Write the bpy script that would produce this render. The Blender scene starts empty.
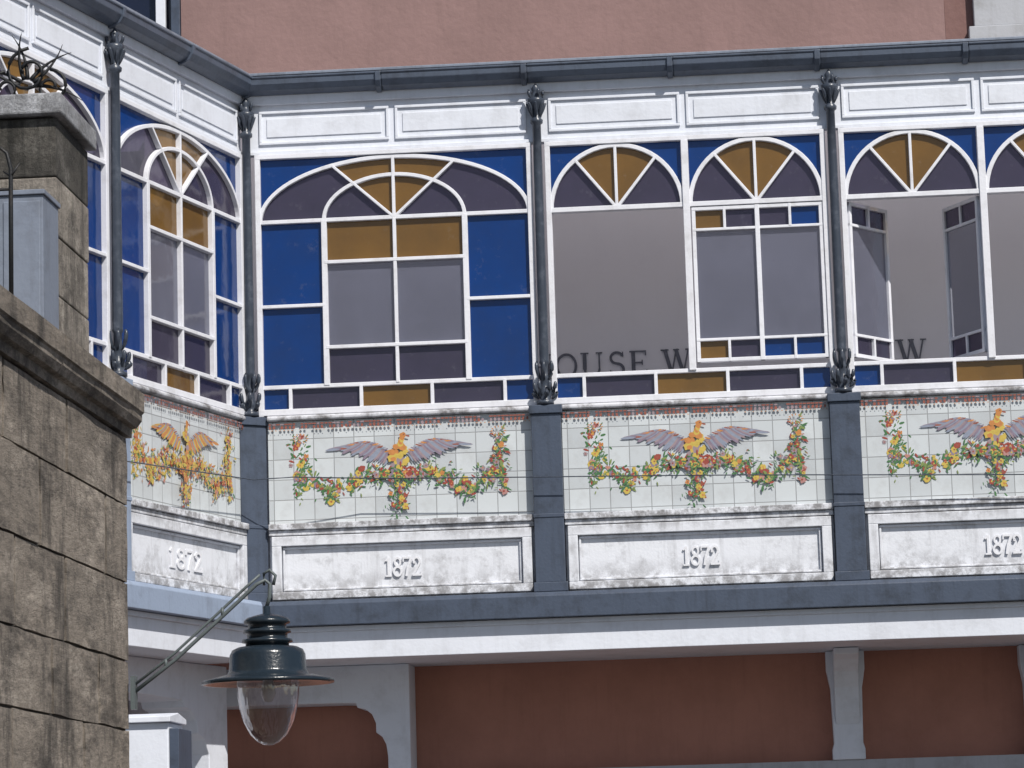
import bpy, math, random
from mathutils import Vector, Matrix
random.seed(7)
scene=bpy.context.scene
COL=scene.collection
B=1.9
GZ=-3.3
THW=0.2695
WROT=math.radians(90)-THW

# ------------------------------------------------------------------ materials
def new_mat(name):
    m=bpy.data.materials.new(name); m.use_nodes=True
    nt=m.node_tree
    for n in list(nt.nodes): nt.nodes.remove(n)
    out=nt.nodes.new('ShaderNodeOutputMaterial')
    return m,nt,out
def N(nt,t,**kw):
    n=nt.nodes.new(t)
    for k,v in kw.items():
        if hasattr(n,k): setattr(n,k,v)
    return n
def coords(nt,scale=(1,1,1),rot=(0,0,0),loc=(0,0,0)):
    tc=N(nt,'ShaderNodeTexCoord'); mp=N(nt,'ShaderNodeMapping')
    mp.inputs['Scale'].default_value=scale; mp.inputs['Rotation'].default_value=rot; mp.inputs['Location'].default_value=loc
    nt.links.new(tc.outputs['Object'],mp.inputs['Vector'])
    return mp.outputs['Vector']
def noise(nt,vec,scale,detail=6,rough=0.6,lo=0.4,hi=0.6):
    n=N(nt,'ShaderNodeTexNoise'); n.inputs['Scale'].default_value=scale; n.inputs['Detail'].default_value=detail; n.inputs['Roughness'].default_value=rough
    nt.links.new(vec,n.inputs['Vector'])
    r=N(nt,'ShaderNodeMapRange'); r.inputs['From Min'].default_value=lo; r.inputs['From Max'].default_value=hi
    nt.links.new(n.outputs['Fac'],r.inputs['Value'])
    return r.outputs['Result']
def mix(nt,fac,a,b):
    m=N(nt,'ShaderNodeMix'); m.data_type='RGBA'
    for s,v in ((m.inputs[6],a),(m.inputs[7],b)):
        if isinstance(v,tuple): s.default_value=(*v[:3],1)
        else: nt.links.new(v,s)
    if isinstance(fac,(int,float)): m.inputs[0].default_value=fac
    else: nt.links.new(fac,m.inputs[0])
    return m.outputs[2]
def mul(nt,a,b):
    m=N(nt,'ShaderNodeMath'); m.operation='MULTIPLY'
    for s,v in ((m.inputs[0],a),(m.inputs[1],b)):
        if isinstance(v,(int,float)): s.default_value=v
        else: nt.links.new(v,s)
    return m.outputs[0]
def paint(name,base,dirt=(0.1,0.09,0.08),amount=0.5,streak=0.5,rough=0.55,bump=0.15,scale=5,metal=0.0,lo=0.5,hi=0.75,grime=None):
    m,nt,out=new_mat(name)
    v=coords(nt); vs=coords(nt,scale=(14,14,1.3))
    info=N(nt,'ShaderNodeObjectInfo'); off=N(nt,'ShaderNodeVectorMath'); off.operation='ADD'
    sc=N(nt,'ShaderNodeVectorMath'); sc.operation='SCALE'; sc.inputs[3].default_value=1.7; nt.links.new(info.outputs['Location'],sc.inputs[0])
    nt.links.new(v,off.inputs[0]); nt.links.new(sc.outputs[0],off.inputs[1]); vo=off.outputs[0]
    n1=noise(nt,vo,scale,8,0.7,lo,hi); n2=noise(nt,vs,1.2,6,0.65,0.52,0.8); n3=noise(nt,vo,scale*0.25,3,0.5,0.3,0.7)
    c=mix(nt,mul(nt,n3,0.22),base,tuple(x*0.72 for x in base))
    c=mix(nt,mul(nt,n1,amount),c,dirt)
    c=mix(nt,mul(nt,n2,streak),c,dirt)
    if grime:
        sp=N(nt,'ShaderNodeSeparateXYZ'); nt.links.new(v,sp.inputs[0])
        for zl,zh,st in grime:
            r=N(nt,'ShaderNodeMapRange'); r.inputs['From Min'].default_value=zh; r.inputs['From Max'].default_value=zl
            nt.links.new(sp.outputs[2],r.inputs['Value'])
            g=noise(nt,vo,scale*1.6,9,0.75,0.42,0.56)
            c=mix(nt,mul(nt,mul(nt,g,r.outputs['Result']),st),c,dirt)
    p=N(nt,'ShaderNodeBsdfPrincipled'); nt.links.new(c,p.inputs['Base Color'])
    p.inputs['Roughness'].default_value=rough; p.inputs['Metallic'].default_value=metal
    p.inputs['Specular IOR Level'].default_value=0.35
    bn=N(nt,'ShaderNodeTexNoise'); bn.inputs['Scale'].default_value=scale*8; bn.inputs['Detail'].default_value=6
    nt.links.new(v,bn.inputs['Vector'])
    b=N(nt,'ShaderNodeBump'); b.inputs['Strength'].default_value=bump; b.inputs['Distance'].default_value=0.01
    nt.links.new(bn.outputs['Fac'],b.inputs['Height']); nt.links.new(b.outputs['Normal'],p.inputs['Normal'])
    nt.links.new(p.outputs[0],out.inputs[0])
    return m
def flat(name,base,rough=0.4,var=0.3,scale=30):
    m,nt,out=new_mat(name)
    v=coords(nt); n=noise(nt,v,scale,4,0.6,0.3,0.7)
    c=mix(nt,mul(nt,n,var),base,tuple(x*0.4 for x in base))
    p=N(nt,'ShaderNodeBsdfPrincipled'); nt.links.new(c,p.inputs['Base Color']); p.inputs['Roughness'].default_value=rough
    nt.links.new(p.outputs[0],out.inputs[0]); return m
def glass(name,base,trans,tint,rough=0.12):
    m,nt,out=new_mat(name)
    v=coords(nt); n=noise(nt,v,2.2,5,0.6,0.35,0.7)
    c=mix(nt,n,base,tuple(x*0.68+0.006 for x in base))
    d=noise(nt,v,11,8,0.75,0.58,0.8); c=mix(nt,mul(nt,d,0.25),c,(0.25,0.25,0.25))
    p=N(nt,'ShaderNodeBsdfPrincipled'); nt.links.new(c,p.inputs['Base Color']); p.inputs['Roughness'].default_value=rough
    bn=N(nt,'ShaderNodeTexNoise'); bn.inputs['Scale'].default_value=6; nt.links.new(v,bn.inputs['Vector'])
    bp=N(nt,'ShaderNodeBump'); bp.inputs['Strength'].default_value=0.2; bp.inputs['Distance'].default_value=0.02
    nt.links.new(bn.outputs['Fac'],bp.inputs['Height']); nt.links.new(bp.outputs['Normal'],p.inputs['Normal'])
    t=N(nt,'ShaderNodeBsdfTransparent'); t.inputs[0].default_value=(*tint,1)
    mx=N(nt,'ShaderNodeMixShader'); mx.inputs[0].default_value=trans
    nt.links.new(p.outputs[0],mx.inputs[1]); nt.links.new(t.outputs[0],mx.inputs[2]); nt.links.new(mx.outputs[0],out.inputs[0])
    return m
WHITE=paint('white_paint',(0.70,0.73,0.80),(0.2,0.19,0.18),0.25,0.16)
DIRTY=paint('weathered_white_paint',(0.71,0.73,0.78),(0.10,0.09,0.085),0.5,0.42,scale=7,lo=0.52,hi=0.73,grime=[(-0.05,0.20,1.0),(0.47,0.36,0.75)])
SILLM=paint('weathered_sill_paint',(0.58,0.59,0.63),(0.08,0.07,0.065),0.8,0.5,scale=9,lo=0.45,hi=0.62)
NUMM=paint('numeral_white_paint',(0.74,0.75,0.79),(0.2,0.19,0.18),0.15,0.05,scale=12)
FRAMEW=paint('window_white_paint',(0.74,0.75,0.80),(0.25,0.23,0.2),0.3,0.12,scale=9)
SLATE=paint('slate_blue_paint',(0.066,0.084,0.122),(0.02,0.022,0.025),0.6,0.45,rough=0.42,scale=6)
SLATEL=paint('pale_blue_grey_wing',(0.27,0.33,0.44),(0.1,0.11,0.13),0.4,0.3)  # paler tone than SLATE, on the wing's beam and posts
CABM=paint('grey_box_paint',(0.20,0.23,0.29),(0.08,0.08,0.09),0.5,0.4)
IRON=paint('dark_iron_paint',(0.045,0.055,0.075),(0.16,0.18,0.22),0.5,0.0,rough=0.28,scale=14)
SPIKE=paint('black_iron',(0.012,0.013,0.015),(0.06,0.045,0.035),0.4,0.0,rough=0.5,scale=14)
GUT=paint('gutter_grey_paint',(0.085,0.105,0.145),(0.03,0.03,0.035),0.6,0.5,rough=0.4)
GUTL=paint('gutter_lit_edge',(0.22,0.25,0.31),(0.05,0.05,0.06),0.6,0.5,rough=0.4)  # lighter copy of the gutter grey: sunlit top edge put into the colour
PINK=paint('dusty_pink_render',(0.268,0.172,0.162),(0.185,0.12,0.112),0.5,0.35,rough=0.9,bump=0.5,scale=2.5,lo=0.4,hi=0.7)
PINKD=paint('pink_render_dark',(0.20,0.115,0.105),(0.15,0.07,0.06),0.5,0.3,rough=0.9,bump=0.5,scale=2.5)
TERRA=paint('terracotta_render',(0.43,0.205,0.152),(0.28,0.13,0.095),0.6,0.4,rough=0.9,bump=0.5,scale=2.0,lo=0.4,hi=0.75)
CREAM=paint('interior_pale_paint',(0.72,0.70,0.725),(0.58,0.56,0.58),0.2,0.1,rough=0.85,bump=0.05,scale=2)
FLOORM=paint('pale_floor_tiles',(0.60,0.58,0.58),(0.3,0.27,0.24),0.3,0.1)
LETTER=flat('lettering_blue_grey',(0.13,0.135,0.165),0.6)
STONEG=paint('grey_stone_trim',(0.42,0.43,0.46),(0.2,0.19,0.18),0.5,0.4,rough=0.85)
DARKM=flat('dark_void',(0.02,0.022,0.03),0.5)
G_BLUE=glass('blue_glass',(0.004,0.036,0.17),0.12,(0.02,0.12,0.5))
G_PURP=glass('purple_glass',(0.048,0.043,0.070),0.2,(0.25,0.2,0.35))
G_AMB=glass('amber_glass',(0.17,0.09,0.022),0.12,(0.6,0.35,0.08))
G_CLR=glass('grey_clear_glass',(0.12,0.125,0.17),0.3,(0.85,0.87,0.95),0.08)
GMATS=[G_BLUE,G_PURP,G_AMB,G_CLR]
BL,PU,AM,CL=0,1,2,3
m,nt,out=new_mat('interior_fill_roof')  # unseen roof made translucent so added sunlight brightens the gallery interior
d_=N(nt,'ShaderNodeBsdfDiffuse'); d_.inputs[0].default_value=(0.6,0.6,0.6,1)
t_=N(nt,'ShaderNodeBsdfTranslucent'); t_.inputs[0].default_value=(0.72,0.71,0.74,1)
n_=noise(nt,coords(nt),3,4,0.5,0.2,0.8); x_=N(nt,'ShaderNodeMixShader'); mr_=N(nt,'ShaderNodeMapRange'); mr_.inputs['To Min'].default_value=0.66; mr_.inputs['To Max'].default_value=0.8
nt.links.new(n_,mr_.inputs['Value']); nt.links.new(mr_.outputs['Result'],x_.inputs[0]); nt.links.new(d_.outputs[0],x_.inputs[1]); nt.links.new(t_.outputs[0],x_.inputs[2]); nt.links.new(x_.outputs[0],out.inputs[0])
ROOFT=m

def tile_mat():
    m,nt,out=new_mat('glazed_white_tile')
    tc=N(nt,'ShaderNodeTexCoord'); sp=N(nt,'ShaderNodeSeparateXYZ'); cb=N(nt,'ShaderNodeCombineXYZ')
    nt.links.new(tc.outputs['Object'],sp.inputs[0]); nt.links.new(sp.outputs[0],cb.inputs[0]); nt.links.new(sp.outputs[2],cb.inputs[1])
    br=N(nt,'ShaderNodeTexBrick'); br.offset=0; br.squash=1
    nt.links.new(cb.outputs[0],br.inputs['Vector'])
    br.inputs['Scale'].default_value=1; br.inputs['Brick Width'].default_value=0.131; br.inputs['Row Height'].default_value=0.131
    br.inputs['Mortar Size'].default_value=0.003; br.inputs['Mortar Smooth'].default_value=0.2; br.inputs['Bias'].default_value=0
    br.inputs['Color1'].default_value=(0.60,0.635,0.655,1); br.inputs['Color2'].default_value=(0.48,0.51,0.53,1); br.inputs['Mortar'].default_value=(0.28,0.29,0.30,1)
    v=coords(nt); n1=noise(nt,v,6,8,0.7,0.50,0.8)
    c=mix(nt,mul(nt,n1,0.45),br.outputs['Color'],(0.32,0.31,0.30))
    p=N(nt,'ShaderNodeBsdfPrincipled'); nt.links.new(c,p.inputs['Base Color']); p.inputs['Roughness'].default_value=0.28
    b=N(nt,'ShaderNodeBump'); b.inputs['Strength'].default_value=0.5; b.inputs['Distance'].default_value=0.004; b.invert=True
    nt.links.new(br.outputs['Fac'],b.inputs['Height']); nt.links.new(b.outputs['Normal'],p.inputs['Normal'])
    nt.links.new(p.outputs[0],out.inputs[0]); return m
TILE=tile_mat()
PAINTS=[flat('glaze_yellow',(0.58,0.43,0.09)),flat('glaze_red',(0.33,0.07,0.05)),flat('glaze_pink',(0.46,0.24,0.22)),
        flat('glaze_green',(0.07,0.18,0.07)),flat('glaze_mauve',(0.25,0.20,0.26)),flat('glaze_orange',(0.55,0.23,0.07)),
        flat('glaze_border_brown',(0.30,0.10,0.07)),flat('glaze_blue_grey',(0.27,0.30,0.38)),flat('glaze_olive',(0.22,0.28,0.09)),flat('glaze_rose_grey',(0.33,0.25,0.27))]
YE,RE,PK,GR,MA,OR,BR,BG,OL,RG=range(1,11)

def stone_mat(name,c1,c2,dark,amt=0.8,sc=(1,0.3,1)):
    m,nt,out=new_mat(name)
    v=coords(nt,scale=sc); vs=coords(nt,scale=(6*sc[0],6*sc[1],0.8))
    n0=noise(nt,v,2.4,6,0.6,0.35,0.65); n1=noise(nt,v,7,12,0.8,0.48,0.62); n2=noise(nt,vs,1.2,9,0.75,0.49,0.60)
    nf=noise(nt,v,50,8,0.8,0.45,0.60); npl=noise(nt,v,4,10,0.75,0.5,0.64)
    geo=N(nt,'ShaderNodeNewGeometry')
    c=mix(nt,n0,c1,c2)
    c=mix(nt,mul(nt,geo.outputs['Random Per Island'],0.5),c,tuple(x*0.55 for x in c2))
    c=mix(nt,mul(nt,npl,0.7),c,tuple(min(1,x*1.4+0.05) for x in c1))
    c=mix(nt,mul(nt,n1,0.8),c,dark); c=mix(nt,mul(nt,n2,amt),c,dark)
    c=mix(nt,mul(nt,nf,0.5),c,tuple(x*0.3 for x in c1))
    p=N(nt,'ShaderNodeBsdfPrincipled'); nt.links.new(c,p.inputs['Base Color']); p.inputs['Roughness'].default_value=0.95
    t=N(nt,'ShaderNodeTexNoise'); t.inputs['Scale'].default_value=34; t.inputs['Detail'].default_value=12; t.inputs['Roughness'].default_value=0.8
    nt.links.new(v,t.inputs['Vector'])
    b=N(nt,'ShaderNodeBump'); b.inputs['Strength'].default_value=1.0; b.inputs['Distance'].default_value=0.022
    nt.links.new(t.outputs['Fac'],b.inputs['Height']); nt.links.new(b.outputs['Normal'],p.inputs['Normal'])
    nt.links.new(p.outputs[0],out.inputs[0]); return m
STONE=stone_mat('grey_brown_stone',(0.43,0.37,0.31),(0.31,0.265,0.22),(0.045,0.04,0.036),0.85)
STONEP=stone_mat('pier_stone',(0.47,0.42,0.36),(0.34,0.30,0.26),(0.055,0.05,0.045),0.6,(1,0.7,1))
STONED=stone_mat('mossy_dark_stone',(0.13,0.12,0.105),(0.08,0.073,0.063),(0.018,0.018,0.016),0.8,(1,0.7,1))
STONEC=stone_mat('pale_cap_stone',(0.50,0.51,0.54),(0.38,0.385,0.41),(0.09,0.085,0.08),0.3,(1,0.7,1))
MORT=paint('dark_mortar',(0.055,0.047,0.04),(0.02,0.02,0.02),0.5,0.3,rough=0.95,bump=0.6)

# ------------------------------------------------------------------ mesh builder
class MB:
    def __init__(s): s.v=[]; s.f=[]; s.m=[]; s.sm=[]; s.k=0
    def nud(s): s.k+=1; return s.k*0.0004
    def quad(s,pts,mat=0,smooth=False):
        i=len(s.v); s.v+= [tuple(p) for p in pts]; s.f.append(tuple(range(i,i+len(pts)))); s.m.append(mat); s.sm.append(smooth)
    def box(s,x0,x1,y0,y1,z0,z1,mat=0):
        i=len(s.v)
        s.v+=[(x0,y0,z0),(x1,y0,z0),(x1,y1,z0),(x0,y1,z0),(x0,y0,z1),(x1,y0,z1),(x1,y1,z1),(x0,y1,z1)]
        for f in ((0,3,2,1),(4,5,6,7),(0,1,5,4),(1,2,6,5),(2,3,7,6),(3,0,4,7)):
            s.f.append(tuple(i+a for a in f)); s.m.append(mat); s.sm.append(False)
    def prism(s,poly,y0,y1,mat=0):
        n=len(poly); i=len(s.v)
        s.v+=[(x,y0,z) for x,z in poly]+[(x,y1,z) for x,z in poly]
        s.f.append(tuple(i+a for a in range(n))); s.m.append(mat); s.sm.append(False)
        s.f.append(tuple(i+n+a for a in reversed(range(n)))); s.m.append(mat); s.sm.append(False)
        for a in range(n):
            b=(a+1)%n; s.f.append((i+b,i+a,i+n+a,i+n+b)); s.m.append(mat); s.sm.append(False)
    def prismx(s,prof,x0,x1,mat=0):
        n=len(prof); i=len(s.v)
        s.v+=[(x0,y,z) for y,z in prof]+[(x1,y,z) for y,z in prof]
        s.f.append(tuple(i+a for a in range(n))); s.f.append(tuple(i+n+a for a in reversed(range(n))))
        s.m+=[mat]*2; s.sm+=[False]*2
        for a in range(n):
            b=(a+1)%n; s.f.append((i+b,i+a,i+n+a,i+n+b)); s.m.append(mat); s.sm.append(False)
    def bar(s,x0,z0,x1,z1,w,y0=-0.02,y1=0.035,mat=0):
        dx,dz=x1-x0,z1-z0; L=math.hypot(dx,dz); nx,nz=-dz/L*w/2,dx/L*w/2; k=s.nud()
        s.prism([(x0-nx,z0-nz),(x1-nx,z1-nz),(x1+nx,z1+nz),(x0+nx,z0+nz)],y0-k,y1-k*0.5,mat)
    def arc(s,cx,cz,a,b,t0,t1,w,y0=-0.02,y1=0.035,mat=0,n=28):
        k=s.nud(); y0-=k; y1-=k*0.5; i=len(s.v)
        for j in range(n+1):
            t=t0+(t1-t0)*j/n; c,d=math.cos(t),math.sin(t)
            I=(cx+(a-w/2)*c,cz+(b-w/2)*d); O=(cx+(a+w/2)*c,cz+(b+w/2)*d)
            s.v+=[(I[0],y0,I[1]),(O[0],y0,O[1]),(O[0],y1,O[1]),(I[0],y1,I[1])]
        for j in range(n):
            p=i+4*j; q=p+4
            for e in range(4):
                g=(e+1)%4; s.f.append((p+e,p+g,q+g,q+e)); s.m.append(mat); s.sm.append(False)
        s.f.append((i+3,i+2,i+1,i)); s.f.append((i+4*n,i+4*n+1,i+4*n+2,i+4*n+3)); s.m+=[mat]*2; s.sm+=[False]*2
    def lathe(s,prof,cx,cy,seg=24,mat=0,ph=0):
        i=len(s.v); n=len(prof)
        for r,z in prof:
            for a in range(seg):
                t=2*math.pi*a/seg+ph; s.v.append((cx+r*math.cos(t),cy+r*math.sin(t),z))
        for j in range(n-1):
            for a in range(seg):
                b=(a+1)%seg
                s.f.append((i+j*seg+a,i+j*seg+b,i+(j+1)*seg+b,i+(j+1)*seg+a)); s.m.append(mat); s.sm.append(True)
    def tube(s,pts,r,seg=8,mat=0):
        pts=[Vector(p) for p in pts]; n=len(pts); i=len(s.v)
        rs=r if isinstance(r,(list,tuple)) else [r]*n
        for j,p in enumerate(pts):
            d=(pts[min(j+1,n-1)]-pts[max(j-1,0)]).normalized()
            up=Vector((0,0,1)) if abs(d.z)<0.95 else Vector((1,0,0))
            a=d.cross(up).normalized(); b=a.cross(d)
            for k in range(seg):
                t=2*math.pi*k/seg; q=p+a*(rs[j]*math.cos(t))+b*(rs[j]*math.sin(t)); s.v.append(tuple(q))
        for j in range(n-1):
            for k in range(seg):
                l=(k+1)%seg
                s.f.append((i+j*seg+k,i+j*seg+l,i+(j+1)*seg+l,i+(j+1)*seg+k)); s.m.append(mat); s.sm.append(True)
        s.f.append(tuple(i+k for k in reversed(range(seg)))); s.f.append(tuple(i+(n-1)*seg+k for k in range(seg)))
        s.m+=[mat]*2; s.sm+=[False]*2
    def mesh(s,name,mats):
        me=bpy.data.meshes.new(name); me.from_pydata(s.v,[],s.f)
        for m in mats: me.materials.append(m)
        for p,m,sm in zip(me.polygons,s.m,s.sm): p.material_index=m; p.use_smooth=sm
        me.update(); return me
PLOC={}
def put(name,me,loc=(0,0,0),rz=0.0,parent=None,bevel=0,**props):
    o=bpy.data.objects.new(name,me); COL.objects.link(o)
    M=Matrix.Translation(loc)@Matrix.Rotation(rz,4,'Z')
    PLOC[o.name]=M
    if parent is not None:
        o.parent=parent; o.matrix_parent_inverse=Matrix.Identity(4)
        o.matrix_local=PLOC[parent.name].inverted()@M
    else: o.matrix_local=M
    if bevel:
        md=o.modifiers.new('bevel','BEVEL'); md.width=bevel; md.segments=2; md.limit_method='ANGLE'
    for k,v in props.items(): o[k]=v
    return o

# ------------------------------------------------------------------ gallery
gallery=put('gallery_building',None,(0,0,GZ),label="white and slate blue gallery with stained glass windows and painted tiles",category="building")
def frame_of(i):
    if i>=0: return (i*B,0,0),0.0
    d=(-math.sin(THW),-math.cos(THW)); L=-i*B
    return (d[0]*L-0.05,d[1]*L,0.003),WROT

def polar(a,b,ph):
    return 1/math.sqrt((math.cos(ph)/a)**2+(math.sin(ph)/b)**2)
GY=0.006
def rect(g,x0,x1,z0,z1,m): g.quad([(x0,GY,z0),(x1,GY,z0),(x1,GY,z1),(x0,GY,z1)],m)
def sector(g,cx,cz,inner,outer,p0,p1,m,n=8):
    for j in range(n):
        a=p0+(p1-p0)*j/n; b=p0+(p1-p0)*(j+1)/n
        def P(e,ph):
            r=0 if e is None else polar(e[0],e[1],ph); return (cx+r*math.cos(ph),GY,cz+r*math.sin(ph))
        if inner is None: g.quad([P(None,a),P(outer,a),P(outer,b)],m)
        else: g.quad([P(inner,a),P(outer,a),P(outer,b),P(inner,b)],m)
def spandrel(g,cx,cz,a,b,t0,t1,ztop,m,n=14):
    for j in range(n):
        u=t0+(t1-t0)*j/n; v=t0+(t1-t0)*(j+1)/n
        p=(cx+a*math.cos(u),cz+b*math.sin(u)); q=(cx+a*math.cos(v),cz+b*math.sin(v))
        g.quad([(q[0],GY,q[1]),(p[0],GY,p[1]),(p[0],GY,ztop),(q[0],GY,ztop)],m)
D2=math.pi/180
ZT=2.90
def strip(f,g):
    xs=[0.06,0.25,0.71,1.17,1.64,1.84]; cs=[BL,PU,AM,PU,BL]
    for j in range(5): rect(g,xs[j],xs[j+1],1.24,1.385,cs[j])
    for x in xs[1:-1]: f.bar(x,1.235,x,1.39,0.022)
def outer(f):
    f.bar(0.06,1.20,0.06,2.93,0.035,-0.03,0.05); f.bar(1.84,1.20,1.84,2.93,0.035,-0.03,0.05)
    f.bar(0.05,1.225,1.85,1.225,0.04,-0.03,0.05); f.bar(0.05,2.915,1.85,2.915,0.03,-0.03,0.05)
    f.bar(0.05,1.39,1.85,1.39,0.026)
def window_a():
    f=MB(); g=MB(); outer(f); strip(f,g)
    cx,cz=0.95,2.48; OE=(0.88,0.405); IE=(0.46,0.285)
    f.arc(cx,cz,*OE,0,math.pi,0.026,n=40); f.arc(cx,cz,*IE,0,math.pi,0.024,n=32)
    f.bar(0.06,cz,1.84,cz,0.026)
    for ph in (42,138):
        r=polar(*OE,ph*D2); f.bar(cx,cz,cx+r*math.cos(ph*D2),cz+r*math.sin(ph*D2),0.018)
    f.bar(cx,cz,cx,2.885,0.02)
    f.bar(cx,1.39,cx,cz,0.022)
    for x in (0.49,1.41): f.bar(x,1.39,x,cz,0.036)
    for a,b in ((0.06,0.49),(1.41,1.84)): f.bar(a,1.92,b,1.92,0.022)
    for z in (2.20,1.64): f.bar(0.49,z,1.41,z,0.023)
    sector(g,cx,cz,IE,OE,0,42*D2,PU,12); sector(g,cx,cz,IE,OE,138*D2,math.pi,PU,12)
    sector(g,cx,cz,IE,OE,42*D2,138*D2,AM,16)
    for a,b,m in ((0,42,PU),(42,138,AM),(138,180,PU)): sector(g,cx,cz,None,IE,a*D2,b*D2,m)
    spandrel(g,cx,cz,*OE,0,math.pi/2,ZT,BL,20); spandrel(g,cx,cz,*OE,math.pi/2,math.pi,ZT,BL,20)
    for a,b in ((0.06,0.49),(1.41,1.84)):
        rect(g,a,b,1.39,1.92,BL); rect(g,a,b,1.92,cz,BL)
    for a,b in ((0.49,0.95),(0.95,1.41)):
        rect(g,a,b,2.20,cz,AM); rect(g,a,b,1.64,2.20,CL); rect(g,a,b,1.39,1.64,PU)
    return f.mesh('window_frame_wide_arch',[FRAMEW]),g.mesh('glass_wide_arch',GMATS)
def fans(f,g):
    cz=2.475; R=0.425
    for cx in (0.50,1.40):
        f.arc(cx,cz,R,R-0.01,0,math.pi,0.028,n=28)
        f.bar(cx,cz,cx,cz+R-0.01,0.019)
        for ph in (52,128): f.bar(cx,cz,cx+R*math.cos(ph*D2),cz+(R-0.01)*math.sin(ph*D2),0.019)
        e=(R,R-0.01)
        for a,b,m in ((0,52,PU),(52,90,AM),(90,128,AM),(128,180,PU)): sector(g,cx,cz,None,e,a*D2,b*D2,m)
        spandrel(g,cx,cz,*e,0,math.pi/2,ZT,BL); spandrel(g,cx,cz,*e,math.pi/2,math.pi,ZT,BL)
    f.bar(0.95,1.39,0.95,2.90,0.045,-0.03,0.05)
    f.bar(0.06,cz,1.84,cz,0.032)
def casement_parts(f,g,x0,x1,z0,z1,n,top,bot,y0=-0.012,y1=0.02):
    for x in (x0+0.012,x1-0.012): f.bar(x,z0,x,z1,0.024,y0,y1)
    for z in (z0+0.012,z1-0.012): f.bar(x0,z,x1,z,0.024,y0,y1)
    zt=z1-0.15; zb=z0+0.145
    for z in (zt,zb): f.bar(x0,z,x1,z,0.018,y0,y1)
    q=(x1-x0)/n
    for j in range(1,n):
        if j%2==0: f.bar(x0+q*j,z0,x0+q*j,z1,0.03,y0,y1)
        else:
            f.bar(x0+q*j,zt,x0+q*j,z1,0.018,y0,y1); f.bar(x0+q*j,z0,x0+q*j,zb,0.018,y0,y1)
    for j in range(n):
        rect(g,x0+q*j,x0+q*(j+1),zt,z1,top[j]); rect(g,x0+q*j,x0+q*(j+1),z0,zb,bot[j])
    for j in range(0,n,2): rect(g,x0+q*j,x0+q*(j+2),zb,zt,CL)
def window_b():
    f=MB(); g=MB(); outer(f); strip(f,g); fans(f,g)
    casement_parts(f,g,0.98,1.82,1.44,2.455,4,[AM,PU,PU,BL],[AM,PU,BL,BL])
    return f.mesh('window_frame_double_arch',[FRAMEW]),g.mesh('glass_double_arch',GMATS)
def window_c():
    f=MB(); g=MB(); outer(f); strip(f,g); fans(f,g)
    return f.mesh('window_frame_open_arch',[FRAMEW]),g.mesh('glass_open_arch',GMATS)
WA,WB,WC=window_a(),window_b(),window_c()
def leaf_mesh():
    f=MB(); g=MB(); 
    casement_parts(f,g,0,0.42,1.44,2.455,2,[PU,PU],[PU,PU])
    off=len(f.v); f.v+=g.v; f.f+=[tuple(off+a for a in q) for q in g.f]; f.m+=[a+1 for a in g.m]; f.sm+=g.sm
    return f.mesh('casement_leaf',[FRAMEW]+GMATS)
LEAF=leaf_mesh()

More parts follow.
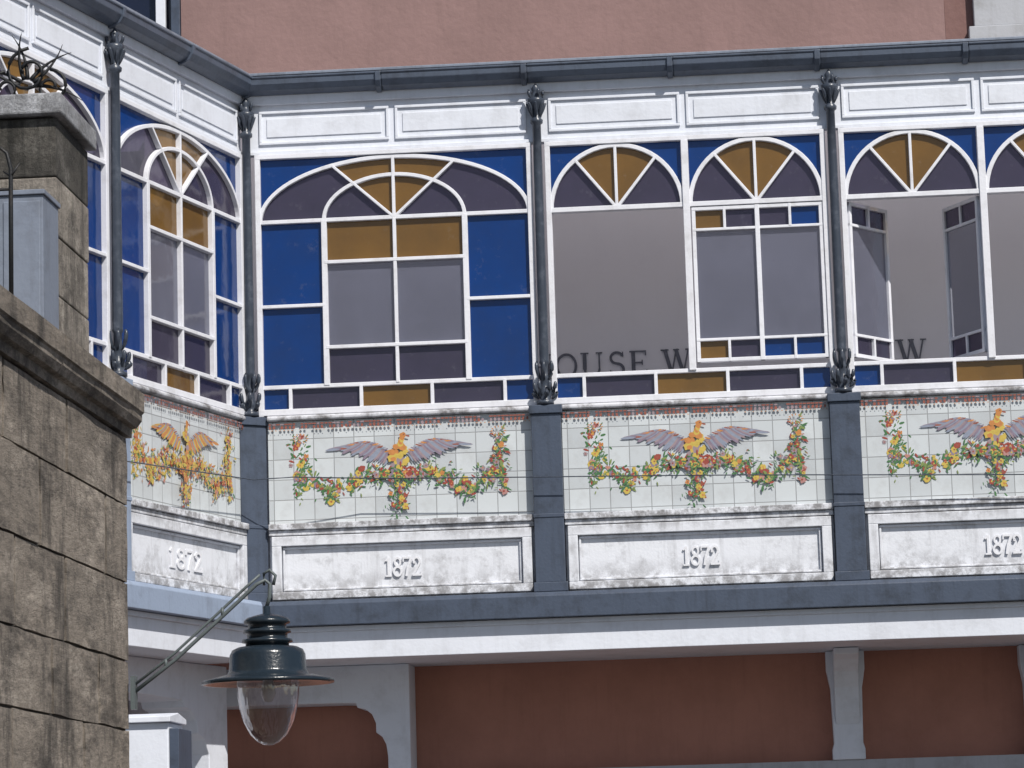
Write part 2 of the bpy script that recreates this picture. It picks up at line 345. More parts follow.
def tile_panel(warm=False):
    t=MB(); rnd=random.Random(3)
    t.box(0.098,1.802,-0.012,0.02,0.502,1.163,0)
    dep=[0.0125]
    def y(): dep[0]+=0.00001; return -dep[0]
    def blob(x,z,r,m,n=9,ax=1.0,rot=0.0,jit=0.25):
        yy=y(); pts=[]
        for k in range(n):
            a=2*math.pi*k/n; rr=r*(1+rnd.uniform(-jit,jit)); px,pz=rr*math.cos(a),rr*ax*math.sin(a)
            pts.append((x+px*math.cos(rot)-pz*math.sin(rot),yy,z+px*math.sin(rot)+pz*math.cos(rot)))
        t.quad(pts,m)
    def leaf(x,z,L,rot,m,ax=0.42): blob(x+L*.5*math.cos(rot),z+L*.5*math.sin(rot),L*.5,m,8,ax,rot,0.15)
    def flower(x,z,r,c):
        for k in range(5):
            a=2*math.pi*k/5+rnd.random(); blob(x+r*.6*math.cos(a),z+r*.6*math.sin(a),r*.5,c,7)
        blob(x,z,r*.32,rnd.choice([OR,YE,RE,BR]),6)
    fl=[YE,YE,YE,OR,OR,RE,YE,PK] if warm else [YE,YE,YE,RE,PK,OR,YE,RE,RG,MA,RE]
    lf=[YE,OR,OL,GR,OR,YE,RE] if warm else [GR,GR,GR,OL,GR,OL,RE]
    fac=1.35 if warm else 1.1
    def run(pts,n,spread,dens=1.0):
        n=int(n*fac); spread*=fac
        for j in range(n):
            s=j/(n-1)*(len(pts)-1); i=min(int(s),len(pts)-2); fr=s-i
            x=pts[i][0]*(1-fr)+pts[i+1][0]*fr; z=pts[i][1]*(1-fr)+pts[i+1][1]*fr
            for k in range(6): leaf(x+rnd.gauss(0,spread*.75),z+rnd.gauss(0,spread*.75),rnd.uniform(.018,.042),rnd.uniform(0,6.28),rnd.choice(lf),rnd.uniform(.22,.45))
            for q in range(3):
                if rnd.random()<dens*.48: flower(x+rnd.gauss(0,spread*.6),z+rnd.gauss(0,spread*.6),rnd.uniform(.009,.022),rnd.choice(fl))
    for sgn in (-1,1):
        X=lambda d: 0.95+sgn*d
        run([(X(.65),1.03),(X(.655),.96),(X(.62),.88),(X(.64),.80)],10,.034,.8)
        run([(X(.65),.80),(X(.67),.73),(X(.655),.66)],5,.016,.4)
        run([(X(.64),.81),(X(.56),.76),(X(.46),.72),(X(.36),.73),(X(.29),.77),(X(.22),.81),(X(.10),.81)],28,.044)
        run([(X(.46),.70),(X(.45),.65)],4,.022,.7)
        for k in range(12):
            a=k/12*6.28; leaf(X(.64)+.035*math.cos(a),1.05+.02*math.sin(a),.016,a,OR)
        wc=[OR,YE,RG,OR,BG,YE,OR] if warm else [BG,RG,MA,BG,MA,RG,BG]
        for k in range(32):
            s=k/31; bx=.05+.33*s; bz=.935+.075*math.sin(s*2.6)
            ang=math.radians(-58+54*s); L=(.085+.05*math.sin(s*3.0))*rnd.uniform(.8,1.15)
            rot=ang if sgn>0 else math.pi-ang
            leaf(X(bx),bz,L,rot,wc[k%7],.17)
        for k in range(20):
            s=k/19; bx=.04+.30*s; bz=.944+.072*math.sin(s*2.7)
            rot=math.radians(-18+16*s); rot=rot if sgn>0 else math.pi-rot
            leaf(X(bx),bz,.045,rot,[RG,OR,MA,BG,BR][k%5],.24)
    # bird's body: tapering breast, neck, head with beak
    for k in range(26):
        s=rnd.random(); w=.062*math.sin(.5+2.2*s); blob(.95+rnd.uniform(-w,w),.81+.17*s,rnd.uniform(.014,.026),[YE,OR,YE,OR,YE,YE,OR,RG][k%8],9)
    for k in range(6): blob(.952+.004*k,.98+.012*k,.020-.001*k,[OR,YE][k%2],9)
    blob(.975,1.045,.021,OR); leaf(.99,1.045,.03,-.3,BR,.4); blob(.979,1.050,.005,BR)
    run([(.95,.80),(.93,.76),(.96,.70),(.95,.62),(.95,.58)],13,.036)
    run([(.80,.79),(1.10,.79)],12,.030)
    x=0.115
    while x<1.79:
        if rnd.random()<.8: yy=y(); w=rnd.uniform(.008,.0125); t.quad([(x-w,yy,1.141),(x+w,yy,1.141),(x+w,yy,1.15),(x-w,yy,1.15)],BR if rnd.random()<.7 else RG)
        if rnd.random()<.88: blob(x,1.124,0.009,BR if rnd.random()<.7 else RG,7,1.3)
        if rnd.random()<.8: blob(x+.0125,1.106,.004,OR,5)
        x+=0.026
    return t.mesh('tile_panel',[TILE]+PAINTS)
TILEME=tile_panel(); TILEWARM=tile_panel(True)

def date_mesh():
    d=MB()
    d.box(0.098,1.802,-0.062,0.03,0.460,0.499)
    d.box(0.098,1.802,-0.044,0.03,0.425,0.458)
    d.box(0.098,1.802,-0.012,0.03,0.0,0.424)
    o=(0.115,1.785,0.012,0.418); w=0.062
    for (a,b,c,e) in ((o[0],o[1],o[3]-w,o[3]),(o[0],o[1],o[2],o[2]+w*.8),(o[0],o[0]+w,o[2]+w*.8,o[3]-w),(o[1]-w,o[1],o[2]+w*.8,o[3]-w)):
        d.box(a,b,-0.052,-0.0121,c,e)
    i=(0.183,1.717,0.068,0.350); w=0.014
    for (a,b,c,e) in ((i[0],i[1],i[3]-w,i[3]),(i[0],i[1],i[2],i[2]+w),(i[0],i[0]+w,i[2]+w,i[3]-w),(i[1]-w,i[1],i[2]+w,i[3]-w)):
        d.box(a,b,-0.030,-0.0121,c,e)
    return d.mesh('date_panel',[DIRTY])
def numeral_mesh(wide=1.0,Y0=-0.026):
    d=MB(); h=0.125; zb=0.138; T=0.0165; Y1=-0.0123; q=.92
    x=0.95-.105*q
    d.bar(x,zb,x,zb+h,T,Y0,Y1); d.bar(x-.020,zb+h*.80,x-.002,zb+h*.97,T*.7,Y0,Y1); d.bar(x-.022,zb+.005,x+.022,zb+.005,.01,Y0,Y1)
    x=0.95-.036*q
    d.arc(x,zb+h*.745,.020,h*.2,0,2*math.pi,T*.8,Y0,Y1,n=20); d.arc(x,zb+h*.265,.026,h*.225,0,2*math.pi,T*.85,Y0,Y1,n=22)
    x=0.95+.038*q
    d.bar(x-.030,zb+h-.007,x+.031,zb+h-.007,.014,Y0,Y1); d.bar(x+.026,zb+h-.010,x+.004,zb+h*.5,T*.9,Y0,Y1); d.bar(x+.005,zb+h*.53,x-.008,zb,T,Y0,Y1); d.bar(x-.028,zb+h-.032,x-.028,zb+h,.009,Y0,Y1)
    x=0.95+.110*q
    d.arc(x-.002,zb+h*.72,.022,h*.22,-.45,math.pi*.95,T*.85,Y0,Y1,n=16); d.bar(x+.018,zb+h*.64,x-.024,zb+.010,T*.85,Y0,Y1); d.bar(x-.032,zb+.007,x+.032,zb+.007,.014,Y0,Y1); d.bar(x+.029,zb+.002,x+.029,zb+.030,.009,Y0,Y1); d.arc(x-.018,zb+h*.70,.006,.006,0,2*math.pi,.008,Y0,Y1,n=8)
    d.v=[(0.95+(a-0.95)*wide,b,c) for a,b,c in d.v]
    return d.mesh('date_numerals',[NUMM])
DATEME=date_mesh(); NUMME=numeral_mesh(0.92,-0.024); NUMW=numeral_mesh(1.8,-0.018)
def sill_mesh():
    s=MB(); s.prismx([(-0.045,1.167),(0.03,1.167),(0.03,1.203),(-0.032,1.203),(-0.052,1.190),(-0.052,1.175)],0.098,1.802)
    return s.mesh('window_sill',[SILLM])
SILLME=sill_mesh()
def fascia_mesh():
    s=MB(); s.box(0,1.9,0.0,0.05,2.932,3.36)
    s.box(0.0,1.9,-0.03,-0.0002,3.265,3.33); s.box(0,1.9,-0.02,-0.0002,2.932,2.955)
    for a,b in ((0.075,0.93),(0.97,1.83)):
        z0,z1=3.0,3.225; w=0.018
        for (p,q,c,e) in ((a,b,z1-w,z1),(a,b,z0,z0+w),(a,a+w,z0+w,z1-w),(b-w,b,z0+w,z1-w)): s.box(p,q,-0.014,-0.0002,c,e)
        s.box(a+.05,b-.05,-0.007,-0.0002,z0+.05,z1-.05)
    return s.mesh('frieze_board',[WHITE])
FASME=fascia_mesh()
def leafring(m,n,r0,z0,r1,z1,curl,w,mat=0,ph=0):
    for k in range(n):
        t=2*math.pi*k/n+ph; pts=[];rs=[]
        for j in range(7):
            s=j/6; r=r0+(r1-r0)*s+curl*math.sin(s*math.pi)*0.5; z=z0+(z1-z0)*s-(0.02*max(0,s-.75)*4)
            pts.append((r*math.cos(t),r*math.sin(t),z)); rs.append(w*(0.4+0.9*math.sin(s*math.pi*.95)))
        m.tube(pts,rs,6,mat)
def column_mesh():
    c=MB(); y0=-0.055
    prof=[(0.0,1.20),(0.055,1.20),(0.055,1.225),(0.032,1.235),(0.042,1.26),(0.044,1.285),(0.03,1.31),(0.026,1.36),(0.036,1.375),(0.026,1.39),(0.024,1.46),(0.034,1.475),(0.030,1.49),(0.032,1.53),(0.029,2.75),(0.027,3.04),(0.040,3.05),(0.042,3.07),(0.027,3.085),(0.030,3.13),(0.048,3.17),(0.056,3.19),(0.056,3.21),(0.03,3.22),(0.022,3.26),(0.030,3.28),(0.0,3.32)]
    c.lathe(prof,0,0,16)
    leafring(c,6,0.030,1.25,0.066,1.37,0.03,0.011); leafring(c,6,0.028,1.36,0.052,1.50,0.03,0.010,ph=.5)
    leafring(c,4,0.04,1.24,0.075,1.30,0.03,0.012,ph=.2)
    leafring(c,8,0.026,3.09,0.066,3.20,0.0,0.009); leafring(c,4,0.02,3.2,0.045,3.29,0.03,0.009,ph=.4)
    c.v=[(x,y+y0,z) for x,y,z in c.v]
    return c.mesh('iron_column',[IRON])
COLME=column_mesh()
def post_mesh(m):
    p=MB(); p.box(-0.095,0.095,-0.085,0.06,0.06,1.14); p.box(-0.108,0.108,-0.10,0.06,0.0,0.0598); p.box(-0.106,0.106,-0.10,0.06,1.1402,1.195)
    p.box(-0.099,0.099,-0.090,0.06,0.472,0.497)
    return p.mesh('post_'+m.name,[m])
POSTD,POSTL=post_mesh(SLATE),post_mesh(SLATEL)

for i in (-2,-1,0,1,2,3):
    loc,rz=frame_of(i)
    W={-2:WA,-1:WA,0:WA,1:WB,2:WC,3:WC}[i]
    lab={1:"double arched window with the first half open and a closed casement",2:"double arched window with casements swung inward"}.get(i)
    w=put('window',W[0],loc,rz,gallery,0.003)
    if lab: w['label']=lab
    put('stained_glass',W[1],loc,rz,w)
    if i in (2,3):
        M=Matrix.Translation(loc)@Matrix.Rotation(rz,4,'Z')
        a=M@Vector((0.085,0.03,0)); put('open_casement',LEAF,tuple(a),rz+math.radians(52),w,0.002)
        a=M@Vector((0.925,0.03,0)); put('open_casement',LEAF,tuple(a),rz+math.radians(180-62),w,0.002)
    put('tile_panel',TILEWARM if i<0 else TILEME,loc,rz,gallery)
    d=put('date_panel',DATEME,loc,rz,gallery,0.004)
    put('date_numerals',NUMW if i<0 else NUMME,loc,rz,d)
    put('window_sill',SILLME,loc,rz,gallery,0.004)
    put('frieze_board',FASME,loc,rz,gallery,0.003)
for i in (-2,-1,0,1,2,3,4):
    loc,rz=frame_of(i)
    if i==0: rz=WROT/2; loc=(-0.04,0.0,0.001)
    put('iron_column',COLME,loc,rz,gallery)
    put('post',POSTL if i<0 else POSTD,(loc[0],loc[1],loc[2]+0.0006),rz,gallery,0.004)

def long_part(name,fn,mats,wing_mats=None,bevel=0.004,len_main=7.6,x0m=-0.05,ext_w=0.0,**kw):
    m=MB(); fn(m,x0m,len_main); put(name,m.mesh(name,mats),(0,0,0),0,gallery,bevel,**kw)
    m=MB(); fn(m,0,3.8+ext_w); l,r=frame_of(-2); put(name,m.mesh(name+'_wing',wing_mats or mats),l,r,gallery,bevel,**kw)
def gutter(m,a,b):
    x=a; k=0
    while x<b-0.01:
        x1=min(x+0.95,b); e=0.004*(k%2)
        m.prismx([(-0.005,3.325),(-0.05,3.325-e),(-0.10,3.345-e),(-0.122-e,3.38),(-0.124-e,3.415),(-0.132-e,3.42),(-0.132-e,3.432),(-0.11,3.432),(-0.105,3.39),(-0.06,3.36),(-0.005,3.36)],x,x1,0)
        m.prismx([(-0.004,3.315),(-0.055,3.310),(-0.110,3.333),(-0.137,3.370),(-0.141,3.430),(-0.1,3.430),(-0.004,3.37)],x1-.04,x1-0.005,0)
        x=x1; k+=1
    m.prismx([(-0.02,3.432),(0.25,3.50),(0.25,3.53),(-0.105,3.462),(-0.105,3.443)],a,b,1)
long_part('gutter',gutter,[GUT,GUTL])
def beam(m,a,b): m.prismx([(-0.15,-0.165),(0.0,-0.165),(0.0,-0.004),(-0.13,-0.004),(-0.15,-0.03)],a,b)
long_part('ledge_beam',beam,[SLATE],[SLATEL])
def wbeam(m,a,b):
    m.box(a,b,-0.07,1.0,-0.375,-0.168); m.box(a,b,-0.09,-0.0702,-0.20,-0.168)
long_part('gallery_floor_beam',wbeam,[WHITE],[WHITE])
def core(m,a,b): m.box(a,b,0.032,0.14,-0.166,1.20)
long_part('parapet_wall',core,[WHITE])
def floor(m,a,b): m.box(a,b,0.142,1.6,-0.16,0.05)
long_part('gallery_floor',floor,[FLOORM],ext_w=0.5)
def roof(m,a,b): m.quad([(a,0.055,3.40),(b,0.055,3.40),(b,1.74,3.62),(a,1.74,3.62)],0)
long_part('gallery_roof',roof,[ROOFT],bevel=0,ext_w=1.0,x0m=-0.6)
def inner(m,a,b): m.box(a,b,1.6,1.72,0.0,3.58)
long_part('interior_wall',inner,[CREAM],ext_w=-0.3,x0m=-1.0)
def lower(m,a,b):
    m.box(a,b,1.0,1.2,GZ,-0.166,0)
    m.box(a,b,0.86,0.998,-1.22,-1.09,1)
m=MB(); lower(m,-0.80,7.6); put('lower_wall',m.mesh('lower_wall',[TERRA,STONEG]),(0,0,0),0,gallery)
m=MB(); m.box(-5.0,4.56,1.0,1.2,GZ,-0.166,0); l,r=frame_of(-2); put('lower_wall',m.mesh('lower_wall_wing',[WHITE]),l,r,gallery)
def bracket(m,cx):
    wt,wb=0.125,0.095
    pts=[(cx-wt,-0.3785),(cx-wt,-0.50),(cx-wb-.008,-0.62),(cx-wb,-0.98),(cx-wb-.012,-1.02),(cx-wb-.012,-1.088),(cx+wb+.012,-1.088),(cx+wb+.012,-1.02),(cx+wb,-0.98),(cx+wb+.008,-0.62),(cx+wt,-0.50),(cx+wt,-0.3785)]
    m.prism(pts,0.84,0.998)
    m.prismx([(0.838,-0.3788),(0.50,-0.3788),(0.50,-0.42),(0.60,-0.45),(0.70,-0.52),(0.76,-0.62),(0.80,-0.78),(0.838,-0.86)],cx-.08,cx+.08)
for cx in (3.76,5.02):
    m=MB(); bracket(m,cx); put('bracket',m.mesh('bracket',[WHITE]),(0,0,0),0,gallery,0.006)
m=MB()
m.prism([(-0.55,-0.62),(-0.02,-0.62),(0.45,-0.62),(0.55,-0.625),(0.56,-0.655),(0.61,-0.665),(0.655,-0.70),(0.68,-0.76),(0.68,-0.82),(0.72,-0.85),(0.745,-0.90),(0.755,-0.98),(0.755,-1.5),(0.905,-1.5),(0.905,-0.377),(-0.55,-0.377)],0.62,0.99)
put('corner_corbel_panel',m.mesh('corner_corbel_panel',[WHITE]),(0,0,0),0,gallery,0.006)
l,r=frame_of(-2)
m=MB()
m.prism([(1.2,-0.60),(2.9,-0.60),(3.15,-0.61),(3.45,-0.62),(3.47,-0.66),(3.56,-0.68),(3.64,-0.74),(3.66,-0.82),(3.76,-0.86),(3.82,-0.95),(3.82,-1.7),(4.1,-1.7),(4.1,-0.377),(1.2,-0.377)],0.3,0.6)
put('corner_corbel_panel',m.mesh('corner_corbel_panel_wing',[WHITE]),l,r,gallery,0.006)

# ------------------------------------------------------------------ wall lettering (serif capitals)
def glyph(ch,x,z,h,y):
    m=MB(); T,t,sf=0.15,0.06,0.05
    def bar(x0,z0,x1,z1,w): m.bar(x+x0*h,z+z0*h,x+x1*h,z+z1*h,w*h,y-0.004,y)
    def serif(cx,cz,w=0.16): bar(cx-w,cz,cx+w,cz,sf)
    if ch=='H':
        bar(.16,0,.16,1,T); bar(.74,0,.74,1,T); bar(.16,.5,.74,.5,t)
        for c in (.16,.74): serif(c,.025); serif(c,.975)
    if ch=='O': m.arc(x+.45*h,z+.5*h,.38*h,.46*h,0,2*math.pi,.10*h,y-.004,y,n=28)
    if ch=='U':
        bar(.18,.32,.18,1,T); bar(.76,.32,.76,1,t); m.arc(x+.47*h,z+.34*h,.29*h,.29*h,math.pi,2*math.pi,.09*h,y-.004,y,n=16)
        serif(.18,.975); serif(.76,.975,.13)
    if ch=='S':
        m.arc(x+.4*h,z+.74*h,.24*h,.22*h,0.35,1.5*math.pi,.10*h,y-.004,y,n=16)
        m.arc(x+.4*h,z+.27*h,.26*h,.24*h,-math.pi*.9,math.pi/2,.11*h,y-.004,y,n=16)
        bar(.64,.78,.64,.98,.045); bar(.14,.04,.14,.26,.045)
    if ch=='E':
        bar(.2,0,.2,1,T); bar(.05,.03,.72,.03,t); bar(.05,.97,.70,.97,t); bar(.2,.52,.55,.52,t)
        bar(.72,0,.72,.22,.05); bar(.69,.8,.69,1,.05); bar(.55,.42,.55,.62,.045)
    if ch=='W':
        bar(.08,1,.34,0,T); bar(.34,0,.54,.98,t); bar(.52,1,.80,0,T); bar(.80,0,1.02,1,t)
        serif(.08,.975); serif(.54,.975,.12); serif(1.02,.975,.12)
    return m.mesh('letter_'+ch.lower(),[LETTER])
lettering=put('wall_lettering',None,(2.2,1.598,1.66),0,gallery,label="dark serif capitals painted on the inner wall")
for ch,x in (('H',1.695),('O',1.875),('U',2.05),('S',2.235),('E',2.385),('W',2.625),('W',4.245)):
    put('letter',glyph(ch,x,1.625,0.175,1.5985),(0,0,0),0,lettering)

# ------------------------------------------------------------------ upper building
ub=put('rendered_building',None,(2,1.8,GZ),label="dusty pink rendered house rising above the gallery roof",category="building")
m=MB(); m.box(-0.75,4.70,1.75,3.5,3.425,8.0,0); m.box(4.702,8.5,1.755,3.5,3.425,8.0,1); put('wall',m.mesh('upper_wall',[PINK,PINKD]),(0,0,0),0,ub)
m=MB(); m.box(4.86,6.6,1.66,1.754,3.90,4.02); m.box(4.90,5.35,1.68,1.7541,4.021,6.5); m.box(6.2,6.5,1.68,1.7541,4.021,6.5); m.box(5.351,6.199,1.73,1.754,4.021,6.3,1)
put('window',m.mesh('upper_window',[STONEG,DARKM]),(0,0,0),0,ub,0.006)
ub2=put('timber_balcony',None,(-2.0,1.6,3.46),label="white timber glazed balcony with dark blue panes beside the pink wall",category="balcony")
m=MB(); m.box(-4.0,-0.82,1.78,3.4,3.43,4.19,0); m.box(-4,-0.82,1.80,3.4,6.0,6.3,0); m.box(-0.819,-0.755,1.72,1.8,3.43,6.3,1)
x=-3.9
while x<-0.85:
    m.box(x-.035,x+.035,1.75,1.83,4.191,5.999,0); x+=0.50
put('timber_frame',m.mesh('timber_frame',[WHITE,SLATE]),(0,0,0),0,ub2,0.004)
m=MB(); m.box(-4.0,-0.83,1.84,1.86,4.191,5.999); put('glazing',m.mesh('glazing',[glass('dark_pane',(0.01,0.015,0.04),0.05,(.1,.1,.2))]),(0,0,0),0,ub2)

# ------------------------------------------------------------------ white block made up to give a sunlit patch below the wing
pb=put('sunlit_patch_block',None,(0.0,-3.8,GZ),label="made-up white block for a sunlit patch, with dark edge strip",category="pier")
m=MB(); m.box(-0.35,0.175,-4.0,-3.6,GZ,-0.93); put('shaft',m.mesh('patch_block_shaft',[WHITE]),(0,0,0),0,pb,0.008)
m=MB(); m.prismx([(-4.03,-0.929),(-3.57,-0.929),(-3.57,-0.90),(-3.8,-0.875),(-4.03,-0.90)],-0.38,0.19); put('cap',m.mesh('patch_block_cap',[WHITE]),(0,0,0),0,pb,0.004)
m=MB(); m.box(0.1755,0.225,-3.98,-3.62,GZ,-0.96); put('edge_strip',m.mesh('patch_block_strip',[SLATE]),(0,0,0),0,pb,0.004)

# ------------------------------------------------------------------ stone wall with coping
sw=put('stone_wall',None,(0.1,-9,GZ),label="weathered grey brown stone block wall with a projecting coping",category="wall")
m=MB(); m.box(-0.5,0.488,-16,-6.63,GZ,0.159,1)
rnd=random.Random(11); z=0.155; row=0
def rough_block(m,xa,xb,ya,yb,za,zb,mat,rnd,j=0.002,ny=6,nz=4):
    i=len(m.v)
    for a in range(ny+1):
        for b in range(nz+1):
            e=0.001 if a in (0,ny) or b in (0,nz) else 0
            jy=rnd.uniform(-.008,.008)
            m.v.append((xb-e+rnd.uniform(-j,j),ya+(yb-ya)*a/ny+(jy if a in (0,ny) else 0),za+(zb-za)*b/nz+(rnd.uniform(-.003,.003) if b in (0,nz) else 0)))
    for a in range(ny):
        for b in range(nz):
            p=i+a*(nz+1)+b; q=p+nz+1; m.f.append((p,q,q+1,p+1)); m.m.append(mat); m.sm.append(False)
    c=[i,i+ny*(nz+1),i+ny*(nz+1)+nz,i+nz]; k=len(m.v)
    for idx in c: 
        v=m.v[idx]; m.v.append((xa,v[1],v[2]))
    ring=[[i+a*(nz+1) for a in range(ny+1)],[i+ny*(nz+1)+b for b in range(nz+1)],[i+a*(nz+1)+nz for a in reversed(range(ny+1))],[i+b for b in reversed(range(nz+1))]]
    for s in range(4):
        m.f.append(tuple(reversed(ring[s]))+(k+s,k+(s+1)%4)); m.m.append(mat); m.sm.append(False)
while z>GZ:
    h=rnd.choice([0.25,0.29,0.33]); y0=-6.6; first=True
    while y0>-16:
        L=rnd.uniform(0.7,1.25)*(0.55 if (first and row%2) else 1); first=False
        y1=max(y0-L,-16); pr=0.50+rnd.uniform(-0.003,0.004)
        rough_block(m,0.35,pr,y1+0.016,y0-0.016,z-h+0.0045,z-0.0045,0,rnd); y0=y1
    z-=h; row+=1
put('block_wall',m.mesh('block_wall',[STONE,MORT]),(0,0,0),0,sw)
m=MB(); y0=-6.56
while y0>-16:
    L=rnd.uniform(1.1,1.6); y1=y0-L
    pts=[(-0.55,0.162),(0.515,0.162),(0.518,0.200),(0.540,0.206),(0.558,0.235),(0.562,0.262),(0.572,0.268),(0.572,0.350),(0.56,0.356),(-0.55,0.37)]
    n=len(pts); rings=[]; S=6
    for q in range(S+1):
        yy=(y1+.005)+(L-.010)*q/S; rings.append(len(m.v))
        for a,b in pts:
            j=0.002 if 0<a else 0; m.v.append((a+rnd.uniform(-j,j),yy,b+rnd.uniform(-j,j)))
    m.f.append(tuple(rings[0]+a for a in range(n))); m.f.append(tuple(rings[-1]+a for a in reversed(range(n)))); m.m+=[0,0]; m.sm+=[False]*2
    for q in range(S):
        i,k=rings[q],rings[q+1]
        for a in range(n):
            b=(a+1)%n; m.f.append((i+b,i+a,k+a,k+b)); m.m.append(0); m.sm.append(False)
    y0=y1
put('coping',m.mesh('coping',[STONE]),(0,0,0),0,sw)
pier=put('stone_pier',None,(0.15,-7.25,0.36),label="mossy stone pier with a pale flat cap standing on the wall",category="pier")
m=MB(); z=0.372
m.box(-0.38,0.410,-7.56,-6.97,0.372,1.338,2)
while z<1.33:
    h=0.24 if z+0.24<1.30 else 1.335-z
    e=rnd.uniform(-.003,.003); m.box(-0.4,0.42+e,-7.57,-6.96+e,z+.002,z+h-.002,1 if z>0.95 else 0); z+=h
put('shaft',m.mesh('pier_shaft',[STONEP,STONED,MORT]),(0,0,0),0,pier,0.006)
m=MB(); m.box(-0.45,0.45,-7.61,-6.92,1.345,1.43); put('cap',m.mesh('pier_cap',[STONEC]),(0,0,0),0,pier,0.008)
cab=put('metal_cabinet',None,(0.38,-7.75,0.36),label="pale blue grey painted metal box in front of the pier",category="metal box")
m=MB(); m.box(0.255,0.432,-7.86,-7.59,0.372,0.955); m.box(0.245,0.440,-7.87,-7.58,0.9555,0.975); m.box(0.275,0.42,-7.866,-7.8602,0.40,0.93)
put('housing',m.mesh('cabinet_housing',[CABM]),(0,0,0),0,cab,0.004)
sp=put('iron_spike_guard',None,(0.25,-7.3,1.44),label="curled black wrought iron anti-climb spikes on the pier cap",category="railing")
m=MB()
m.tube([(0.0,-7.3,1.43),(0.15,-7.3,1.49),(0.30,-7.3,1.50),(0.42,-7.3,1.43)],0.010)
for k in range(7):
    a=math.radians(5+k*27); cx,cz=0.24,1.54; pts=[]; rs=[]
    tw=rnd.uniform(-.06,.06)
    for j in range(12):
        s=j/11; ang=a+s*(.35 if k%2 else -.35); r=0.03+0.20*s
        pts.append((cx+r*math.cos(ang),-7.3+tw*s,cz+r*math.sin(ang))); rs.append(0.009*(1-s)+0.0012)
    m.tube(pts,rs,6)
for (cx,cz,dr,R0) in ((0.15,1.53,1,.075),(0.34,1.53,-1,.075),(0.25,1.60,1,.10)):
    pts=[]
    for t in range(22):
        s=t/21; R=R0*(1-s*.75); an=s*8.0*dr+math.pi/2
        pts.append((cx+R*math.cos(an),-7.31,cz+R*math.sin(an)))
    m.tube(pts,0.0075,6)
put('spikes',m.mesh('spikes',[SPIKE]),(0,0,0),0,sp)
rod=put('iron_railing',None,(0.33,-8.3,0.36),label="thin rusty iron rods with hooked tops rising from the wall",category="railing")
for dx,dy in ((0.0,0.0),(-0.09,0.0)):
    m=MB(); X=0.41+dx; Y=-8.3
    m.tube([(X,Y,0.36),(X,Y,0.8),(X,Y,0.96),(X-.015,Y,1.02),(X-.045,Y,1.045),(X-.08,Y,1.03)],[.009,.009,.008,.007,.005,.002]); m.tube([(X-.03,Y,.95),(X,Y,.93),(X+.035,Y,.98)],[.002,.008,.002])
    put('rod',m.mesh('rod',[SPIKE]),(0,0,0),0,rod)
m=MB(); m.tube([(0.10,-8.3,0.88),(0.41,-8.3,0.88)],0.006); put('rail',m.mesh('rail',[SPIKE]),(0,0,0),0,rod)

# ------------------------------------------------------------------ wall lamp
LX,LY=1.085,-6.56
TEAL=paint('dark_slate_enamel',(0.014,0.022,0.031),(0.05,0.06,0.07),0.4,0.1,rough=0.22,scale=8)
ARM=paint('grey_green_iron',(0.10,0.12,0.125),(0.02,0.02,0.02),0.6,0.1,rough=0.4,scale=14)
m_,nt,out=new_mat('lamp_clear_glass')
gl=N(nt,'ShaderNodeBsdfGlossy'); gl.inputs['Roughness'].default_value=0.06; gl.inputs['Color'].default_value=(1,1,1,1)
tr=N(nt,'ShaderNodeBsdfTransparent'); tr.inputs[0].default_value=(0.84,0.80,0.83,1)
fr=N(nt,'ShaderNodeLayerWeight'); fr.inputs['Blend'].default_value=0.25
tcn=N(nt,'ShaderNodeTexCoord'); gmp=N(nt,'ShaderNodeMapping'); gmp.inputs['Scale'].default_value=(1,1,0.3); nt.links.new(tcn.outputs['Object'],gmp.inputs['Vector'])
gn=N(nt,'ShaderNodeTexNoise'); gn.inputs['Scale'].default_value=22; nt.links.new(gmp.outputs['Vector'],gn.inputs['Vector'])
gb=N(nt,'ShaderNodeBump'); gb.inputs['Strength'].default_value=0.6; gb.inputs['Distance'].default_value=0.02; nt.links.new(gn.outputs['Fac'],gb.inputs['Height']); nt.links.new(gb.outputs['Normal'],gl.inputs['Normal']); nt.links.new(gb.outputs['Normal'],fr.inputs['Normal'])
mr=N(nt,'ShaderNodeMapRange'); mr.inputs['To Min'].default_value=0.10; mr.inputs['To Max'].default_value=0.85; nt.links.new(fr.outputs['Facing'],mr.inputs['Value'])
mx=N(nt,'ShaderNodeMixShader'); nt.links.new(mr.outputs['Result'],mx.inputs[0]); nt.links.new(tr.outputs[0],mx.inputs[1]); nt.links.new(gl.outputs[0],mx.inputs[2]); nt.links.new(mx.outputs[0],out.inputs[0]); LG=m_
lamp=put('wall_lamp',None,(0.505,-6.56,-0.91),label="dark slate enamel wall lamp with clear glass on iron arm",category="lamp")
m=MB()
m.box(0.5165,0.535,-6.66,-6.60,-1.0,-0.86)
m.tube([(0.53,-6.63,-0.925),(0.70,-6.61,-0.795),(0.88,-6.59,-0.635),(1.00,-6.57,-0.525),(1.045,-6.57,-0.485),(1.08,-6.56,-0.468),(1.10,-6.56,-0.485),(1.098,-6.56,-0.54),(1.085,-6.56,-0.58)],0.0085,10)
m.tube([(0.53,-6.63,-0.895),(0.70,-6.61,-0.765),(0.88,-6.59,-0.605),(1.00,-6.57,-0.495),(1.06,-6.57,-0.445)],0.006,8)
m.tube([(1.075,-6.56,-0.49),(1.075,-6.56,-0.44),(1.10,-6.56,-0.425),(1.125,-6.56,-0.45),(1.115,-6.56,-0.49)],0.007,8)
m.tube([(0.66,-6.615,-0.83),(0.66,-6.615,-0.79)],0.007,8); m.tube([(0.90,-6.588,-0.62),(0.90,-6.588,-0.58)],0.007,8)
put('arm',m.mesh('lamp_arm',[ARM]),(0,0,0),0,lamp)
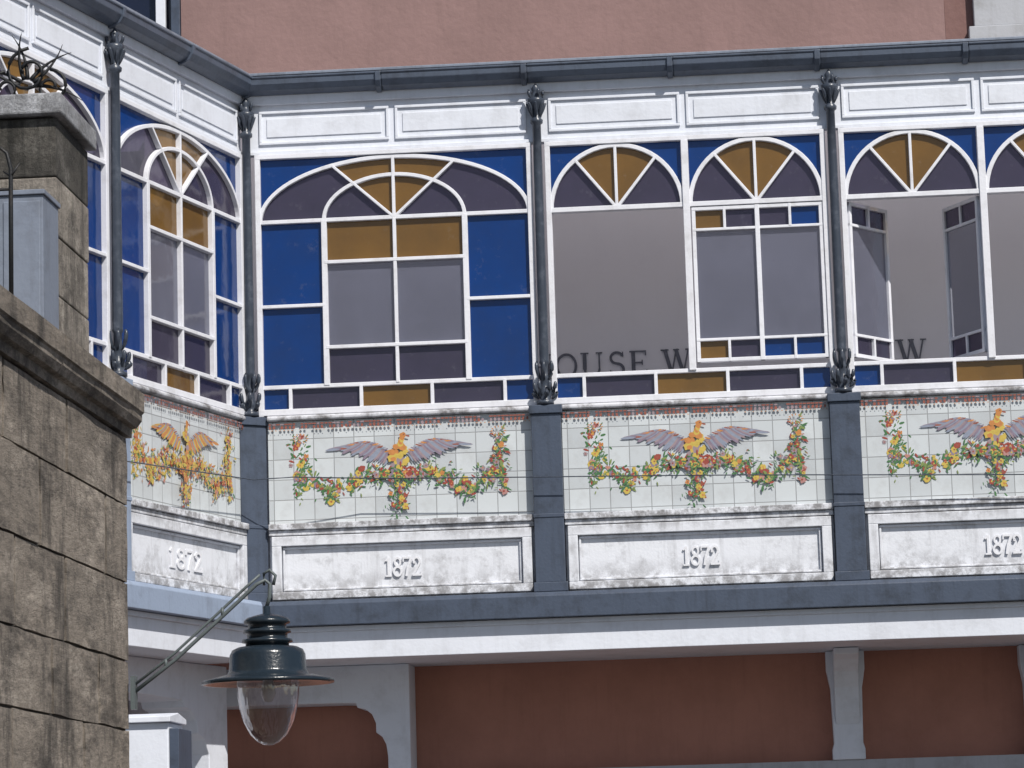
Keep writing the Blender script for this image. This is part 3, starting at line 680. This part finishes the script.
m=MB(); m.lathe([(0,-0.575),(0.016,-0.58),(0.016,-0.61),(0.050,-0.618),(0.084,-0.628),(0.098,-0.640),(0.098,-0.652),(0.082,-0.656),(0.082,-0.676),(0.100,-0.680),(0.102,-0.692),(0.086,-0.696),(0.086,-0.716),(0.106,-0.720),(0.108,-0.732),(0.092,-0.736),(0.092,-0.75),(0.0,-0.751)],LX,LY,32)
put('lamp_housing',m.mesh('lamp_housing',[TEAL]),(0,0,0),0,lamp)
m=MB(); m.lathe([(0.09,-0.748),(0.125,-0.752),(0.150,-0.764),(0.160,-0.785),(0.164,-0.850),(0.172,-0.866),(0.225,-0.880),(0.272,-0.890),(0.280,-0.895),(0.280,-0.907),(0.268,-0.907),(0.21,-0.893),(0.15,-0.885),(0.135,-0.885),(0.12,-0.84),(0.05,-0.81),(0,-0.81)],LX,LY,48)
put('lamp_shade',m.mesh('lamp_shade',[TEAL]),(0,0,0),0,lamp)
m=MB(); m.lathe([(0.128,-0.880),(0.132,-0.91),(0.131,-0.95),(0.122,-1.01),(0.104,-1.07),(0.078,-1.12),(0.045,-1.152),(0.02,-1.163),(0,-1.166)],LX,LY,40)
put('lamp_glass',m.mesh('lamp_glass',[LG]),(0,0,0),0,lamp)
m=MB(); m.lathe([(0,-0.81),(0.03,-0.81),(0.03,-0.87),(0.02,-0.885),(0.030,-0.93),(0.032,-0.95),(0.018,-0.98),(0,-0.985)],LX,LY,20)
put('light_bulb',m.mesh('light_bulb',[flat('bulb_white',(0.5,0.5,0.5),0.2,0.1)]),(0,0,0),0,lamp)

# ------------------------------------------------------------------ cable
m=MB(); l,r=frame_of(-2); W=Matrix.Translation(l)@Matrix.Rotation(r,4,'Z')
pts=[W@Vector((x,-0.16,0.60+0.045*x)) for x in (0,0.9,1.8,2.7,3.55)]
pts+= [Vector((0.30,-0.24,0.775))]+[Vector((x,-0.17,0.785-0.033*x-0.004*math.sin(x*1.6))) for x in [0.8+0.4*k for k in range(18)]]
m.tube(pts,0.004,6); put('overhead_cable',m.mesh('overhead_cable',[IRON]),label="thin black cable strung across the tiled parapet",category="cable")

# ------------------------------------------------------------------ ground
m,nt,out=new_mat('asphalt'); v=coords(nt); n=noise(nt,v,3,8,0.7,0.3,0.7); c=mix(nt,n,(0.05,0.05,0.052),(0.09,0.085,0.08))
p=N(nt,'ShaderNodeBsdfPrincipled'); nt.links.new(c,p.inputs['Base Color']); p.inputs['Roughness'].default_value=0.9; nt.links.new(p.outputs[0],out.inputs[0]); ASPH=m
g=MB(); g.quad([(-400,-400,GZ),(400,-400,GZ),(400,400,GZ),(-400,400,GZ)]); o=put('ground',g.mesh('ground',[ASPH])); o['kind']='structure'

# ------------------------------------------------------------------ light and camera
az=math.radians(35); el=math.radians(47)
s=Vector((math.sin(az)*math.cos(el),-math.cos(az)*math.cos(el),math.sin(el)))
sun=bpy.data.lights.new('sun','SUN'); sun.energy=4.9; sun.angle=math.radians(0.5); sun.color=(1,0.955,0.89)
so=bpy.data.objects.new('sun',sun); COL.objects.link(so); so.rotation_euler=s.to_track_quat('Z','Y').to_euler(); so.location=(5,-10,20)
w=bpy.data.worlds.new('World'); scene.world=w; w.use_nodes=True; nt=w.node_tree
bg=nt.nodes['Background']; sky=nt.nodes.new('ShaderNodeTexSky'); sky.sky_type='NISHITA'; sky.sun_disc=False; sky.sun_elevation=el; sky.sun_rotation=math.radians(180)-az
nt.links.new(sky.outputs[0],bg.inputs[0]); bg.inputs[1].default_value=0.08
cam=bpy.data.cameras.new('camera'); co=bpy.data.objects.new('camera',cam); COL.objects.link(co)
cam.sensor_width=36; cam.lens=3064.24*36/1024; cam.clip_end=2000; cam.clip_start=0.1
R=Matrix.Rotation(0.07165,4,'Z')@Matrix.Rotation(math.pi/2+0.15424,4,'X')@Matrix.Rotation(-0.0302,4,'Z')
co.matrix_world=Matrix.Translation((3.07895,-19.42506,-1.67505))@R
scene.camera=co
scene.view_settings.view_transform='Standard'; scene.view_settings.look='None'; scene.view_settings.exposure=0
